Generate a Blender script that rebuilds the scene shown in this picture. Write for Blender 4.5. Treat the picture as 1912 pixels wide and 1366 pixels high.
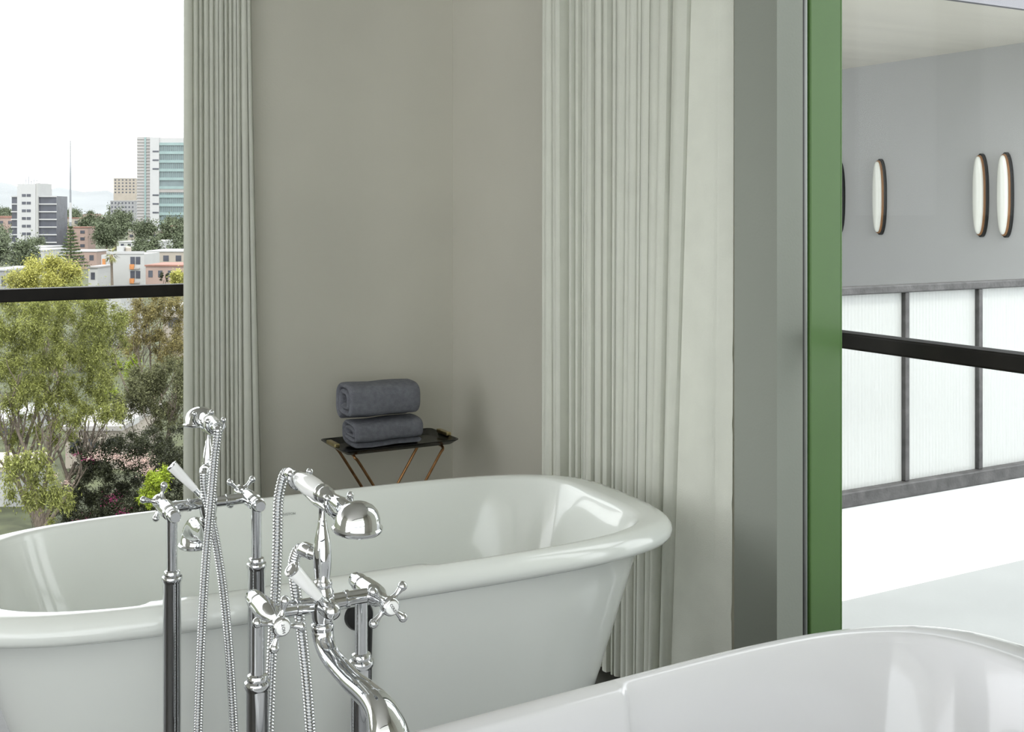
import bpy, bmesh, math, random
import numpy as np
from mathutils import Vector, Matrix, Euler

for o in list(bpy.data.objects):
    bpy.data.objects.remove(o)
scene = bpy.context.scene
COL = scene.collection

# ------------------------------------------------------------------ camera
F, CX, CY, H = 2120.0, 956.0, 396.0, 1.335      # focal length (px), principal point, eye height (m)
YAW = math.radians(29.2)
S, C = math.sin(YAW), math.cos(YAW)
cam_d = bpy.data.cameras.new('camera')
cam = bpy.data.objects.new('camera', cam_d)
COL.objects.link(cam)
cam.location = (0, 0, H)
cam.rotation_euler = (math.pi / 2, 0, -YAW)
cam_d.sensor_width = 36.0
cam_d.lens = 36.0 * F / 1912.0
cam_d.shift_y = -(683.0 - CY) / 1912.0
cam_d.clip_start, cam_d.clip_end = 0.02, 20000
scene.camera = cam

# ------------------------------------------------------------------ sky, sun, exposure
SKY = 3.6
world = bpy.data.worlds.new('sky')
scene.world = world
world.use_nodes = True
nt = world.node_tree
bg = nt.nodes['Background']
tc = nt.nodes.new('ShaderNodeTexCoord')
nz = nt.nodes.new('ShaderNodeTexNoise')
nz.inputs['Scale'].default_value = 3.0
nz.inputs['Detail'].default_value = 4.0
cr = nt.nodes.new('ShaderNodeValToRGB')
cr.color_ramp.elements[0].position, cr.color_ramp.elements[1].position = 0.35, 0.7
cr.color_ramp.elements[0].color = (0.93, 0.955, 1.0, 1)
cr.color_ramp.elements[1].color = (1.0, 1.0, 1.0, 1)
nt.links.new(tc.outputs['Generated'], nz.inputs['Vector'])
nt.links.new(nz.outputs['Fac'], cr.inputs['Fac'])
nt.links.new(cr.outputs['Color'], bg.inputs['Color'])
bg.inputs['Strength'].default_value = SKY

sun_d = bpy.data.lights.new('sun', 'SUN')
sun_d.energy, sun_d.angle, sun_d.color = 3.0, math.radians(2.5), (1.0, 0.95, 0.86)
sun = bpy.data.objects.new('sun', sun_d)
COL.objects.link(sun)
sun.rotation_euler = Vector((0.12, 0.46, -0.88)).to_track_quat('-Z', 'Y').to_euler()

vs = scene.view_settings
vs.view_transform, vs.look = 'Standard', 'None'
vs.exposure, vs.gamma = -0.12, 1.0
vs.use_curve_mapping = False

# ------------------------------------------------------------------ helpers
def ray(x):
    a = (x - CX) / F
    return S + a * C, C - a * S          # X and Y per unit of depth

def P(x, y, X=None, Y=None, Z=None):
    rx, ry = ray(x); rz = -(y - CY) / F
    if X is not None: d = X / rx
    elif Y is not None: d = Y / ry
    else: d = (Z - H) / rz
    return Vector((d * rx, d * ry, H + d * rz))

class MB:
    """collects geometry for ONE mesh object"""
    def __init__(self):
        self.v, self.f = [], []
    def add(self, vs_, fs_):
        n = len(self.v)
        self.v += [tuple(p) for p in vs_]
        self.f += [tuple(i + n for i in f) for f in fs_]
        return self
    def box(self, lo, hi, m=None):
        (x0, y0, z0), (x1, y1, z1) = lo, hi
        p = [Vector(q) for q in ((x0,y0,z0),(x1,y0,z0),(x1,y1,z0),(x0,y1,z0),(x0,y0,z1),(x1,y0,z1),(x1,y1,z1),(x0,y1,z1))]
        if m is not None: p = [m @ q for q in p]
        return self.add(p, [(0,3,2,1),(4,5,6,7),(0,1,5,4),(1,2,6,5),(2,3,7,6),(3,0,4,7)])
    def rings(self, rs, closed=True, cap0=True, cap1=True):
        n = len(rs[0]); vv = [p for r in rs for p in r]; ff = []
        for i in range(len(rs) - 1):
            for j in range(n if closed else n - 1):
                k = (j + 1) % n
                ff.append((i*n + j, i*n + k, (i+1)*n + k, (i+1)*n + j))
        if cap0: ff.append(tuple(range(n - 1, -1, -1)))
        if cap1: ff.append(tuple((len(rs) - 1) * n + j for j in range(n)))
        return self.add(vv, ff)
    def tube(self, pts, r, n=14, cap=True, flat=None):
        pts = [Vector(p) for p in pts]
        rr = r if isinstance(r, (list, tuple)) else [r] * len(pts)
        ft = flat if isinstance(flat, (list, tuple)) else [flat or 1.0] * len(pts)
        t0 = (pts[1] - pts[0]).normalized()
        u = t0.orthogonal().normalized()
        if abs(t0.z) < 0.9: u = t0.cross(Vector((0, 0, 1))).normalized()
        prev, rs = t0, []
        for i, p in enumerate(pts):
            t = (pts[min(i+1, len(pts)-1)] - pts[max(i-1, 0)]).normalized()
            q = prev.rotation_difference(t); u = (q @ u).normalized(); prev = t
            w = t.cross(u).normalized()
            rs.append([p + (u * math.cos(2*math.pi*k/n) * rr[i] + w * math.sin(2*math.pi*k/n) * rr[i] * ft[i]) for k in range(n)])
        return self.rings(rs, True, cap, cap)
    def lathe(self, prof, o=(0,0,0), ax=(0,0,1), n=24):
        """prof: (radius, height along axis)"""
        o, ax = Vector(o), Vector(ax).normalized()
        u = ax.orthogonal().normalized(); w = ax.cross(u)
        rs = [[o + ax * h + (u * math.cos(2*math.pi*k/n) + w * math.sin(2*math.pi*k/n)) * max(r, 1e-5) for k in range(n)] for r, h in prof]
        return self.rings(rs)
    def ball(self, c, r, n=14, m=9, sc=(1,1,1)):
        rs = []
        for i in range(m + 1):
            th = math.pi * (0.02 + 0.96 * i / m)
            rs.append([Vector((c[0] + r*sc[0]*math.sin(th)*math.cos(2*math.pi*k/n), c[1] + r*sc[1]*math.sin(th)*math.sin(2*math.pi*k/n), c[2] - r*sc[2]*math.cos(th))) for k in range(n)])
        return self.rings(rs)
    def build(self, name, mat, parent=None, smooth=True, ang=35, loc=None):
        me = bpy.data.meshes.new(name)
        vv = self.v
        if loc is not None:
            vv = [(p[0]-loc[0], p[1]-loc[1], p[2]-loc[2]) for p in vv]
        me.from_pydata(vv, [], self.f)
        me.update()
        if smooth:
            me.shade_smooth()
            me.set_sharp_from_angle(angle=math.radians(ang))
        for mm in (mat if isinstance(mat, (list, tuple)) else [mat]): me.materials.append(mm)
        o = bpy.data.objects.new(name, me)
        COL.objects.link(o)
        if loc is not None: o.location = loc
        if parent is not None: o.parent = parent
        return o

def bevel(o, w, seg=2):
    m = o.modifiers.new('bevel', 'BEVEL'); m.width, m.segments, m.limit_method = w, seg, 'ANGLE'
    return o
def solid(o, t, off=-1):
    m = o.modifiers.new('solid', 'SOLIDIFY'); m.thickness, m.offset = t, off
    return o
def tag(o, label=None, cat=None, group=None, kind=None):
    if label: o['label'] = label
    if cat: o['category'] = cat
    if group: o['group'] = group
    if kind: o['kind'] = kind
    return o
def thing(name, label, cat, loc=(0,0,0), rz=0.0, group=None):
    o = bpy.data.objects.new(name, None); COL.objects.link(o)
    o.empty_display_size = 0.1
    o.location = loc; o.rotation_euler = (0, 0, rz)
    return tag(o, label, cat, group)
def struct(o):
    o['kind'] = 'structure'; return o
def copy_tree(root):
    r = root.copy(); COL.objects.link(r)
    for ch in list(root.children):
        c = ch.copy(); COL.objects.link(c); c.parent = r
        for g in ch.children:
            d = g.copy(); COL.objects.link(d); d.parent = c
    return r
def smoothpath(pts, k=6):
    """Catmull-Rom through pts"""
    p = [Vector(q) for q in pts]; p = [p[0]*2 - p[1]] + p + [p[-1]*2 - p[-2]]
    out = []
    for i in range(1, len(p) - 2):
        for j in range(k):
            t = j / k
            out.append(0.5 * ((2*p[i]) + (p[i+1]-p[i-1])*t + (2*p[i-1]-5*p[i]+4*p[i+1]-p[i+2])*t*t + (3*p[i]-p[i-1]-3*p[i+1]+p[i+2])*t**3))
    out.append(p[-2]); return out
def lerp(a, b, t): return a + (b - a) * t
def interp(xs, ys, x): return float(np.interp(x, xs, ys))

# ------------------------------------------------------------------ materials
def mat(name, col, rough=0.6, metal=0.0, var=0.0, scale=8.0, bump=0.0, bscale=60.0, coat=0.0, island=0.0, hue=None, stretch=None, trans=0.0, spec=0.5, sss=0.0):
    m = bpy.data.materials.new(name); m.use_nodes = True
    t = m.node_tree; b = t.nodes['Principled BSDF']
    b.inputs['Roughness'].default_value = rough
    b.inputs['Metallic'].default_value = metal
    b.inputs['Coat Weight'].default_value = coat
    b.inputs['Specular IOR Level'].default_value = spec
    b.inputs['Base Color'].default_value = (*col, 1)
    co = t.nodes.new('ShaderNodeTexCoord'); src = co.outputs['Object']
    if stretch:
        mp = t.nodes.new('ShaderNodeMapping'); mp.inputs['Scale'].default_value = stretch
        t.links.new(src, mp.inputs['Vector']); src = mp.outputs['Vector']
    if var > 0 or island > 0:
        n = t.nodes.new('ShaderNodeTexNoise'); n.inputs['Scale'].default_value = scale; n.inputs['Detail'].default_value = 5
        t.links.new(src, n.inputs['Vector'])
        r = t.nodes.new('ShaderNodeValToRGB')
        r.color_ramp.elements[0].position, r.color_ramp.elements[1].position = 0.3, 0.7
        h = hue or col
        r.color_ramp.elements[0].color = tuple(c * (1 - var) for c in col) + (1,)
        r.color_ramp.elements[1].color = tuple(min(1, c * (1 + var)) for c in h) + (1,)
        f = n.outputs['Fac']
        if island > 0:
            g = t.nodes.new('ShaderNodeNewGeometry'); mx = t.nodes.new('ShaderNodeMix')
            mx.inputs['Factor'].default_value = island
            t.links.new(f, mx.inputs['A']); t.links.new(g.outputs['Random Per Island'], mx.inputs['B']); f = mx.outputs['Result']
        t.links.new(f, r.inputs['Fac']); t.links.new(r.outputs['Color'], b.inputs['Base Color'])
    if bump > 0:
        n2 = t.nodes.new('ShaderNodeTexNoise'); n2.inputs['Scale'].default_value = bscale; n2.inputs['Detail'].default_value = 3
        t.links.new(src, n2.inputs['Vector'])
        bp = t.nodes.new('ShaderNodeBump'); bp.inputs['Strength'].default_value = bump; bp.inputs['Distance'].default_value = 0.01
        t.links.new(n2.outputs['Fac'], bp.inputs['Height']); t.links.new(bp.outputs['Normal'], b.inputs['Normal'])
    if trans > 0:      # light passing through thin leaves or cloth
        tr = t.nodes.new('ShaderNodeBsdfTranslucent'); ms = t.nodes.new('ShaderNodeMixShader')
        ms.inputs['Fac'].default_value = trans
        out = t.nodes['Material Output']
        if b.inputs['Base Color'].links: t.links.new(b.inputs['Base Color'].links[0].from_socket, tr.inputs['Color'])
        else: tr.inputs['Color'].default_value = (*col, 1)
        t.links.new(b.outputs['BSDF'], ms.inputs[1]); t.links.new(tr.outputs['BSDF'], ms.inputs[2])
        t.links.new(ms.outputs['Shader'], out.inputs['Surface'])
    return m

def glass_mat(name, tint=(1,1,1), gloss=0.08):
    m = bpy.data.materials.new(name); m.use_nodes = True
    t = m.node_tree; t.nodes.remove(t.nodes['Principled BSDF'])
    a = t.nodes.new('ShaderNodeBsdfTransparent'); a.inputs['Color'].default_value = (*tint, 1)
    g = t.nodes.new('ShaderNodeBsdfGlossy'); g.inputs['Roughness'].default_value = 0.0
    fr = t.nodes.new('ShaderNodeFresnel'); fr.inputs['IOR'].default_value = 1.12
    mx = t.nodes.new('ShaderNodeMixShader')
    t.links.new(fr.outputs['Fac'], mx.inputs['Fac']); t.links.new(a.outputs['BSDF'], mx.inputs[1]); t.links.new(g.outputs['BSDF'], mx.inputs[2])
    t.links.new(mx.outputs['Shader'], t.nodes['Material Output'].inputs['Surface'])
    return m

def fluted_mat():
    m = mat('fluted_glass', (0.93, 0.95, 0.95), 0.25)
    t = m.node_tree; b = t.nodes['Principled BSDF']
    tl = t.nodes.new('ShaderNodeBsdfTranslucent'); tl.inputs['Color'].default_value = (0.72, 0.74, 0.75, 1)
    rf = t.nodes.new('ShaderNodeBsdfRefraction'); rf.inputs['Roughness'].default_value = 0.12; rf.inputs['IOR'].default_value = 1.25
    m1 = t.nodes.new('ShaderNodeMixShader'); m1.inputs['Fac'].default_value = 0.6
    m2 = t.nodes.new('ShaderNodeMixShader'); m2.inputs['Fac'].default_value = 0.3
    t.links.new(tl.outputs['BSDF'], m1.inputs[1]); t.links.new(rf.outputs['BSDF'], m1.inputs[2])
    t.links.new(m1.outputs['Shader'], m2.inputs[1]); t.links.new(b.outputs['BSDF'], m2.inputs[2])
    t.links.new(m2.outputs['Shader'], t.nodes['Material Output'].inputs['Surface'])
    return m

M = dict(
    chrome=mat('chrome', (0.66, 0.67, 0.68), 0.035, 1.0, var=0.03, scale=3),
    porcelain=mat('porcelain', (0.86, 0.86, 0.85), 0.12, coat=0.6, var=0.015),
    tub=mat('white_acrylic', (0.86, 0.86, 0.885), 0.13, coat=0.5, var=0.012, scale=2),
    tub_mirror_tint=mat('mirror_tinted_acrylic', (0.80, 0.825, 0.79), 0.13, coat=0.5, var=0.012, scale=2),  # same tub acrylic with the mirror's green tint put into its colour
    black_plastic=mat('black_plastic', (0.012, 0.012, 0.012), 0.4, var=0.1),
    ink=mat('dark_print', (0.02, 0.02, 0.02), 0.5, var=0.1),
    grey_ink=mat('grey_print', (0.38, 0.39, 0.38), 0.5, var=0.1),
    hose=mat('hose_steel', (0.62, 0.63, 0.64), 0.12, 1.0, var=0.05, scale=40),
    curtain=mat('curtain_cloth', (0.69, 0.70, 0.625), 0.75, var=0.03, scale=14, bump=0.12, bscale=300, trans=0.12, spec=0.3),
    wall=mat('wall_paint', (0.60, 0.585, 0.51), 0.8, var=0.025, scale=2.5, bump=0.05, bscale=160),
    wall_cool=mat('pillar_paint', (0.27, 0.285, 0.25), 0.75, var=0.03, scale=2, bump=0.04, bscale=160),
    ceiling=mat('ceiling_paint', (0.62, 0.60, 0.56), 0.85, var=0.02),
    floor=mat('dark_floor', (0.035, 0.033, 0.03), 0.35, var=0.3, scale=5, bump=0.05, bscale=40),
    green=mat('green_gloss', (0.072, 0.15, 0.040), 0.35, spec=0.3, coat=0.05, var=0.05, scale=3, bump=0.02, bscale=12),
    steel_edge=mat('steel_edge', (0.22, 0.23, 0.22), 0.4, 1.0, var=0.05),
    black_rail=mat('black_rail', (0.008, 0.0065, 0.005), 0.5, spec=0.2, var=0.3, scale=20),
    iron=mat('dark_iron', (0.075, 0.073, 0.075), 0.5, 0.3, var=0.35, scale=25, bump=0.15, bscale=120),
    glass=glass_mat('window_glass', (0.97, 0.985, 0.975)),
    fluted=fluted_mat(),
    tray=mat('black_lacquer', (0.007, 0.007, 0.006), 0.25, spec=0.35, var=0.2),
    brass=mat('aged_brass', (0.52, 0.43, 0.22), 0.3, 1.0, var=0.2, scale=30),
    copper=mat('copper_rod', (0.36, 0.19, 0.085), 0.38, 1.0, var=0.3, scale=40),
    towel=mat('grey_terry', (0.30, 0.31, 0.355), 0.95, var=0.14, scale=60, bump=0.9, bscale=420, spec=0.1),
    terrace_wall=mat('white_render', (0.86, 0.87, 0.87), 0.8, var=0.015),
    terrace_floor=mat('grey_concrete', (0.26, 0.27, 0.276), 0.75, var=0.05, scale=3, bump=0.05),
    lamp_wall=mat('grey_plaster', (0.50, 0.505, 0.512), 0.75, var=0.03, scale=1.5, bump=0.06, bscale=120),
    soffit=mat('cream_plaster', (0.84, 0.81, 0.73), 0.8, var=0.04, scale=0.8, stretch=(1, 6, 1)),
    fascia=mat('lilac_plaster', (0.20, 0.20, 0.22), 0.8, var=0.02),
    opal=mat('opal_glass', (0.86, 0.87, 0.82), 0.2, coat=0.4, var=0.01),
    wood=mat('walnut', (0.33, 0.165, 0.07), 0.45, var=0.25, scale=12, stretch=(8, 8, 1)),
    bark=mat('bark', (0.13, 0.105, 0.085), 0.9, var=0.35, scale=6, bump=0.5, bscale=12, stretch=(3, 3, 1)),
    grass=mat('lawn', (0.055, 0.062, 0.028), 0.9, var=0.5, scale=0.6),
    hills=mat('far_hills', (0.20, 0.21, 0.22), 1.0, var=0.08, scale=0.004),  # distance haze is put into this pale grey colour
    leaf_olive=mat('olive_leaf', (0.21, 0.225, 0.062), 0.65, var=0.55, scale=0.5, island=0.5, trans=0.4),
    leaf_yellow=mat('yellow_green_leaf', (0.38, 0.37, 0.10), 0.65, var=0.45, scale=0.5, island=0.5, trans=0.4),
    leaf_brown=mat('bronze_leaf', (0.20, 0.17, 0.065), 0.7, var=0.55, scale=0.6, island=0.5, trans=0.35),
    leaf_grey=mat('grey_green_leaf', (0.13, 0.135, 0.065), 0.7, var=0.5, scale=0.6, island=0.5, trans=0.35),
    leaf_dark=mat('dark_leaf', (0.038, 0.043, 0.020), 0.6, var=0.6, scale=0.8, island=0.5, trans=0.3),
    leaf_bright=mat('bright_leaf', (0.26, 0.33, 0.025), 0.6, var=0.45, scale=1.0, island=0.5, trans=0.4),
    leaf_city=mat('city_leaf', (0.095, 0.115, 0.065), 0.8, var=0.4, scale=0.15, island=0.5),
    petal=mat('pink_petal', (0.58, 0.43, 0.39), 0.7, var=0.4, scale=1, island=0.8, trans=0.3),
    magenta=mat('magenta_petal', (0.25, 0.025, 0.11), 0.7, var=0.4, scale=1, island=0.8, trans=0.3),
    white_wall=mat('white_stucco', (0.36, 0.36, 0.36), 0.85, var=0.05, scale=0.3),
    cream_wall=mat('cream_stucco', (0.31, 0.275, 0.24), 0.85, var=0.08, scale=0.3),
    pink_wall=mat('rose_stucco', (0.28, 0.205, 0.18), 0.85, var=0.1, scale=0.3),
    grey_wall=mat('grey_stucco', (0.24, 0.24, 0.25), 0.85, var=0.08, scale=0.3),
    terracotta=mat('terracotta', (0.22, 0.11, 0.085), 0.85, var=0.2, scale=0.5),
    dark_glass=mat('dark_facade_glass', (0.055, 0.058, 0.075), 0.25, var=0.25, scale=0.4),
    teal=mat('teal_panel', (0.20, 0.27, 0.272), 0.3, var=0.08, scale=0.3),
    teal_dark=mat('teal_glass', (0.12, 0.155, 0.165), 0.2, var=0.15, scale=0.4),
    white_slab=mat('white_concrete', (0.38, 0.38, 0.39), 0.8, var=0.03, scale=0.2),
    rose_slab=mat('pale_rose_concrete', (0.29, 0.275, 0.27), 0.8, var=0.05, scale=0.2),
    mast=mat('mast_steel', (0.22, 0.23, 0.25), 0.6, 0.3, var=0.1),
    orange=mat('orange_brick', (0.45, 0.19, 0.07), 0.8, var=0.2, scale=2),
)

# ------------------------------------------------------------------ room shell
MY = 1.765                        # plane of the green mirror frame; the room beyond is its reflection, built solid
def my(y): return 2 * MY - y
RX, LX = 2.05, -2.6
WY0, WY1 = my(4.166), 4.166       # faces of the end walls
GY0, GY1 = my(4.485), 4.485       # planes of the end windows
CZ = 2.75

struct(MB().box((LX-.1, GY0-.05, -.12), (RX-.02, GY1+.05, 0)).build('floor', M['floor'], smooth=False))
struct(MB().box((LX-1.5, GY0-1.7, CZ), (RX+.1, GY1+.1, CZ+.2)).build('ceiling', M['ceiling'], smooth=False))  # unseen overhang past the windows added to keep the sun out
struct(MB().box((.978, WY1, 0), (RX, WY1+.03, CZ)).box((1.10, WY1+.03, 0), (RX, GY1+.08, CZ)).build('wall_back', M['wall'], smooth=False))  # thin strip hidden behind the left curtain added to stop backlight
struct(MB().box((.978, WY0-.03, 0), (RX, WY0, CZ)).box((1.10, GY0-.08, 0), (RX, WY0-.03, CZ)).build('wall_front', M['wall'], smooth=False))
w = struct(MB().box((RX, 2.20, 0), (RX+.12, GY1+.08, CZ)).build('wall_right', M['wall'], smooth=False))
struct(MB().box((RX, GY0-.08, 0), (RX+.12, .50, CZ)).build('wall_right', M['wall'], smooth=False))
struct(MB().box((LX-.12, GY0, 0), (LX, GY1, .45)).build('wall_left', M['wall'], smooth=False))
struct(MB().box((LX-.12, .8, .45), (LX, my(.8), CZ)).build('wall_left', M['wall'], smooth=False))  # unseen wall; open ends shaped to let sky light in
# pillar between curtain and green frame
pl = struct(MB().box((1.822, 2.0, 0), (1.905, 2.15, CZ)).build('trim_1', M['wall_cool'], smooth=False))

def window(name, y, sgn):
    r = bpy.data.objects.new(name, None); COL.objects.link(r); struct(r)
    r.location = (-.7, y, 0)
    bevel(MB().box((LX+.7, -.03, 1.010), (1.80, .03, 1.057)).build('rail', M['black_rail'], r, smooth=False), .004)
    MB().box((LX+.7, -.03, 0), (1.80, .03, .05)).build('sill', M['black_rail'], r, smooth=False)
    MB().box((LX+.7, -.03, CZ-.06), (1.80, .03, CZ)).build('head', M['black_rail'], r, smooth=False)
    MB().box((LX+.7, -.003, .05), (1.80, .003, 1.010)).build('pane', M['glass'], r, smooth=False)
    MB().box((LX+.7, -.003, 1.057), (1.80, .003, CZ-.06)).build('pane', M['glass'], r, smooth=False)
    return r
window('window_1', GY1, 1)
window('window_2', GY0, -1)
# glazed side with its thick black rail, running along the bath's head end
GX = 1.95
r = bpy.data.objects.new('window_3', None); COL.objects.link(r); struct(r)
r.location = (GX, 0, 0)
g0, g1 = .50, 2.0
bevel(MB().box((-.025, g0, 1.023), (.025, g1, 1.060)).build('rail', M['black_rail'], r, smooth=False), .005, 3)
MB().box((-.003, g0, .05), (.003, g1, 1.023)).build('pane', M['glass'], r, smooth=False)
MB().box((-.003, g0, 1.060), (.003, g1, CZ-.05)).build('pane', M['glass'], r, smooth=False)
MB().box((-.02, g0, 0), (.02, g1, .05)).build('sill', M['black_rail'], r, smooth=False)

# green mirror frame post
gp = thing('frame_post', 'tall glossy green painted mirror frame post right of the grey curtain', 'post', (1.74, MY, 0))
bevel(MB().box((-.052, -.012, 0), (.036, .003, CZ)).build('post', M['green'], gp, smooth=False), .003, 3)
MB().box((-.0605, -.010, 0), (-.0585, -.004, CZ)).build('edge_strip', M['steel_edge'], gp, smooth=False)
MB().box((-.0585, -.003, 0), (-.052, .003, CZ)).build('shadow_gap', M['black_plastic'], gp, smooth=False)
bevel(MB().box((-.01, .003, 0), (.033, .045, CZ)).build('back_profile', M['green'], gp, smooth=False), .003)
MB().tube([(.0365, -.009, 0), (.0365, -.009, CZ)], .0035, 10).build('corner_bead', M['green'], gp)

# ------------------------------------------------------------------ terrace to the right
struct(MB().box((RX-.02, -3.0, -.15), (9, 7.2, 0)).build('floor_terrace', M['terrace_floor'], smooth=False))
YP = 2.87
lw = struct(MB().box((RX+.13, YP-.02, 0), (9, YP+.14, .318)).build('wall_low', M['terrace_wall'], smooth=False))
XS = 6.3
struct(MB().box((XS, YP+.2, 0), (XS+.15, 7.2, 2.403)).build('wall_lamps', M['lamp_wall'], smooth=False))
struct(MB().box((RX+.12, 3.93, 2.403), (XS+.15, 7.2, 2.75)).build('ceiling_terrace', M['soffit'], smooth=False))
struct(MB().box((RX+.12, 3.90, 2.403), (XS+2.5, 3.93, 3.3)).build('trim_2', M['fascia'], smooth=False))
struct(MB().box((RX+.12, 7.1, 0), (XS, 7.2, 2.403)).build('wall_far', M['lamp_wall'], smooth=False))

sc = thing('glazed_screen', 'low dark iron screen of ribbed glass panes on the white terrace wall', 'screen', (RX+.13, YP, .318))
ox = RX + .13
X1 = 5.8
bevel(MB().box((0, -.03, .0), (X1-ox, .05, .055)).build('bottom_bar', M['iron'], sc, smooth=False), .006)
bevel(MB().box((0, -.02, .730), (X1-ox, .03, .758)).build('top_bar', M['iron'], sc, smooth=False), .004)
mx = [2.434, 2.825, 3.216, 3.607, 3.998, 4.389, 4.78, 5.171, 5.562]
for x in mx:
    bevel(MB().box((x-ox-.011, -.016, .055), (x-ox+.011, .026, .730)).build('mullion', M['iron'], sc, smooth=False), .003)
pane_me = None
for a, b in zip(mx[:-1], mx[1:]):
    if pane_me is None:
        rs = []
        wd = b - a - .022; n = 176
        prof = [(wd * i / n, -.0022 - .0022 * abs(math.sin(math.pi * i / 8))) for i in range(n + 1)]
        mb = MB()
        top = [(x, y, .675) for x, y in prof]; bot = [(x, y, 0) for x, y in prof]
        mb.rings([bot, top], False, False, False)
        mb.rings([[(wd, .002, 0), (0, .002, 0)], [(wd, .002, .675), (0, .002, .675)]], False, False, False)
        o = mb.build('pane', M['fluted'], sc, ang=60); pane_me = o
    else:
        o = pane_me.copy(); COL.objects.link(o); o.parent = sc
    o.location = (a - ox + .011, .004, .055)

# wall lamps
def sconce_outline(k, L, W):
    out = []
    n = 40
    for i in range(n):
        t = 2 * math.pi * i / n
        cz, cy = math.sin(t), math.cos(t)
        z = (L/2) * math.copysign(abs(cz) ** .72, cz)
        y = (W/2) * math.copysign(abs(cy) ** .9, cy) * (1 - .10 * (2*z/L)**2)
        out.append((y * k, z * (1 - (1-k) * W / L)))
    return out
def make_sconce():
    t = thing('wall_lamp', '', 'lamp')
    def plate(specs, name, m):
        rs = [[(-x, y, z) for y, z in sconce_outline(k, L, W)] for x, k, L, W in specs]
        return MB().rings(rs).build(name, m, t, ang=50)
    plate([(0, 1, .545, .098), (.026, 1, .545, .098), (.028, .97, .54, .097)], 'back_plate', M['black_plastic'])
    plate([(.0285, .93, .525, .092), (.029, .97, .525, .092), (.044, .97, .525, .092), (.0445, .93, .522, .092)], 'wood_band', M['wood'])
    plate([(.045, .90, .515, .086), (.052, .90, .515, .086), (.060, .82, .512, .085), (.067, .62, .50, .083), (.071, .32, .46, .08), (.072, .05, .4, .08)], 'diffuser', M['opal'])
    return t
s0 = make_sconce()
for i, (px, lab) in enumerate(((1640, 'leftmost whole white oblong wall lamp on grey wall, standing apart from the pair'),
                               (1828.5, 'left one of the close pair of white oblong wall lamps'),
                               (1874.5, 'rightmost of the white oblong wall lamps on grey wall'),
                               (1563, 'white oblong wall lamp almost hidden behind the green post'))):
    o = s0 if i == 0 else copy_tree(s0)
    q = P(px, 369, X=XS - .035)
    o.location = (XS, q.y, 1.445); o['label'] = lab; o['group'] = 'oblong wall lamps on the grey wall'

# ------------------------------------------------------------------ bathtubs
def super_outline(a, b, n, N=360):
    t = np.linspace(0, 2*math.pi, 6001)
    c, q = np.cos(t), np.sin(t)
    x = a * np.sign(c) * np.abs(c) ** (2/n); y = b * np.sign(q) * np.abs(q) ** (2/n)
    l = np.concatenate([[0], np.cumsum(np.hypot(np.diff(x), np.diff(y)))])
    u = np.linspace(0, l[-1], N + 1)[:-1]
    return list(zip(np.interp(u, l, x).tolist(), np.interp(u, l, y).tolist()))
def make_tub(m, label):
    t = thing('bathtub', label, 'bathtub', (.887, 1.091, 0), .032)
    inner = [(.08,.04,.168,2),(.40,.175,.170,2.3),(.52,.222,.185,2.6),(.575,.250,.235,2.9),(.615,.272,.33,3.2),(.655,.295,.45,3.6),(.685,.313,.545,3.9),(.701,.323,.588,4.1),(.707,.328,.602,4.2)]
    rimr = [(.711,.331,.610,4.2),(.718,.335,.6155,4.1),(.730,.340,.6175,4.0),(.765,.352,.6175,3.9),(.786,.358,.6145,3.8),(.798,.367,.607,3.8),(.805,.373,.598,3.8),(.808,.376,.588,3.8),(.807,.375,.578,3.8),(.803,.371,.570,3.8),(.796,.366,.566,3.7),(.775,.362,.567,3.4),(.758,.360,.566,3.1)]
    outer = [(.752,.358,.560,3.0),(.728,.350,.50,3.0),(.692,.338,.40,3.0),(.656,.327,.30,3.0),(.620,.317,.20,3.0),(.592,.309,.12,3.0),(.568,.301,.05,3.0),(.556,.297,.0,3.0)]
    def ring(a, b, z, n):
        pts = []
        for x, y in super_outline(a, b, n):
            w = max(0, min(1, (z - .40) / .18)) * (1 if b < .345 and a < .735 and z > .3 else 0)   # flat tap ledge: the rim is wider beside the tap
            if y > 0 and w > 0:
                q = 1 / (1 + math.exp(max(-50, min(50, (abs(x + .165) - .275) / .004))))
                y = y - .020 * w * q
            pts.append((x, y, z))
        return pts
    MB().rings([ring(*q) for q in inner], True, True, False).build('basin', m, t, ang=60)
    MB().rings([ring(*q) for q in [inner[-1]] + rimr], True, False, False).build('rim', m, t, ang=60)
    MB().rings([ring(*q) for q in [rimr[-1]] + outer], True, False, True).build('outer_shell', m, t, ang=60)
    # overflow and waste pipe on the long side towards the tap
    mb = MB()
    mb.lathe([(.002, .0), (.027, .0), (.029, .004), (.029, .018), (.026, .024), (.004, .026)], (-.047, .342, .546), (0, 1, 0), 28)
    mb.tube([(-.036, .360, .540), (-.036, .352, .45), (-.036, .352, .448), (-.036, .322, .10)], [.0165, .0165, .0145, .0145], 16)
    MB_o = mb.build('overflow_pipe', M['black_plastic'], t)
    MB_o['label'] = 'black overflow and waste pipe'
    mb = MB().lathe([(.001, 0), (.03, 0), (.032, .004), (.02, .007), (.001, .008)], (0, 0, .168), (0, 0, 1), 28)
    d = mb.build('drain', M['chrome'], t); d['label'] = 'chrome drain'
    return t
tub = make_tub(M['tub'], 'white bathtub cut off at the bottom right corner in the foreground')
tub_reflection = make_tub(M['tub_mirror_tint'], 'mirrored copy of the bathtub, seen nearly whole behind the chrome taps, beside the grey curtain')
tub_reflection.location = (.889, 2.441, 0); tub_reflection.rotation_euler = (0, 0, -.055); tub_reflection.scale = (1, -1, 1)  # the tub's reflection, added as a flipped solid tub

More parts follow.
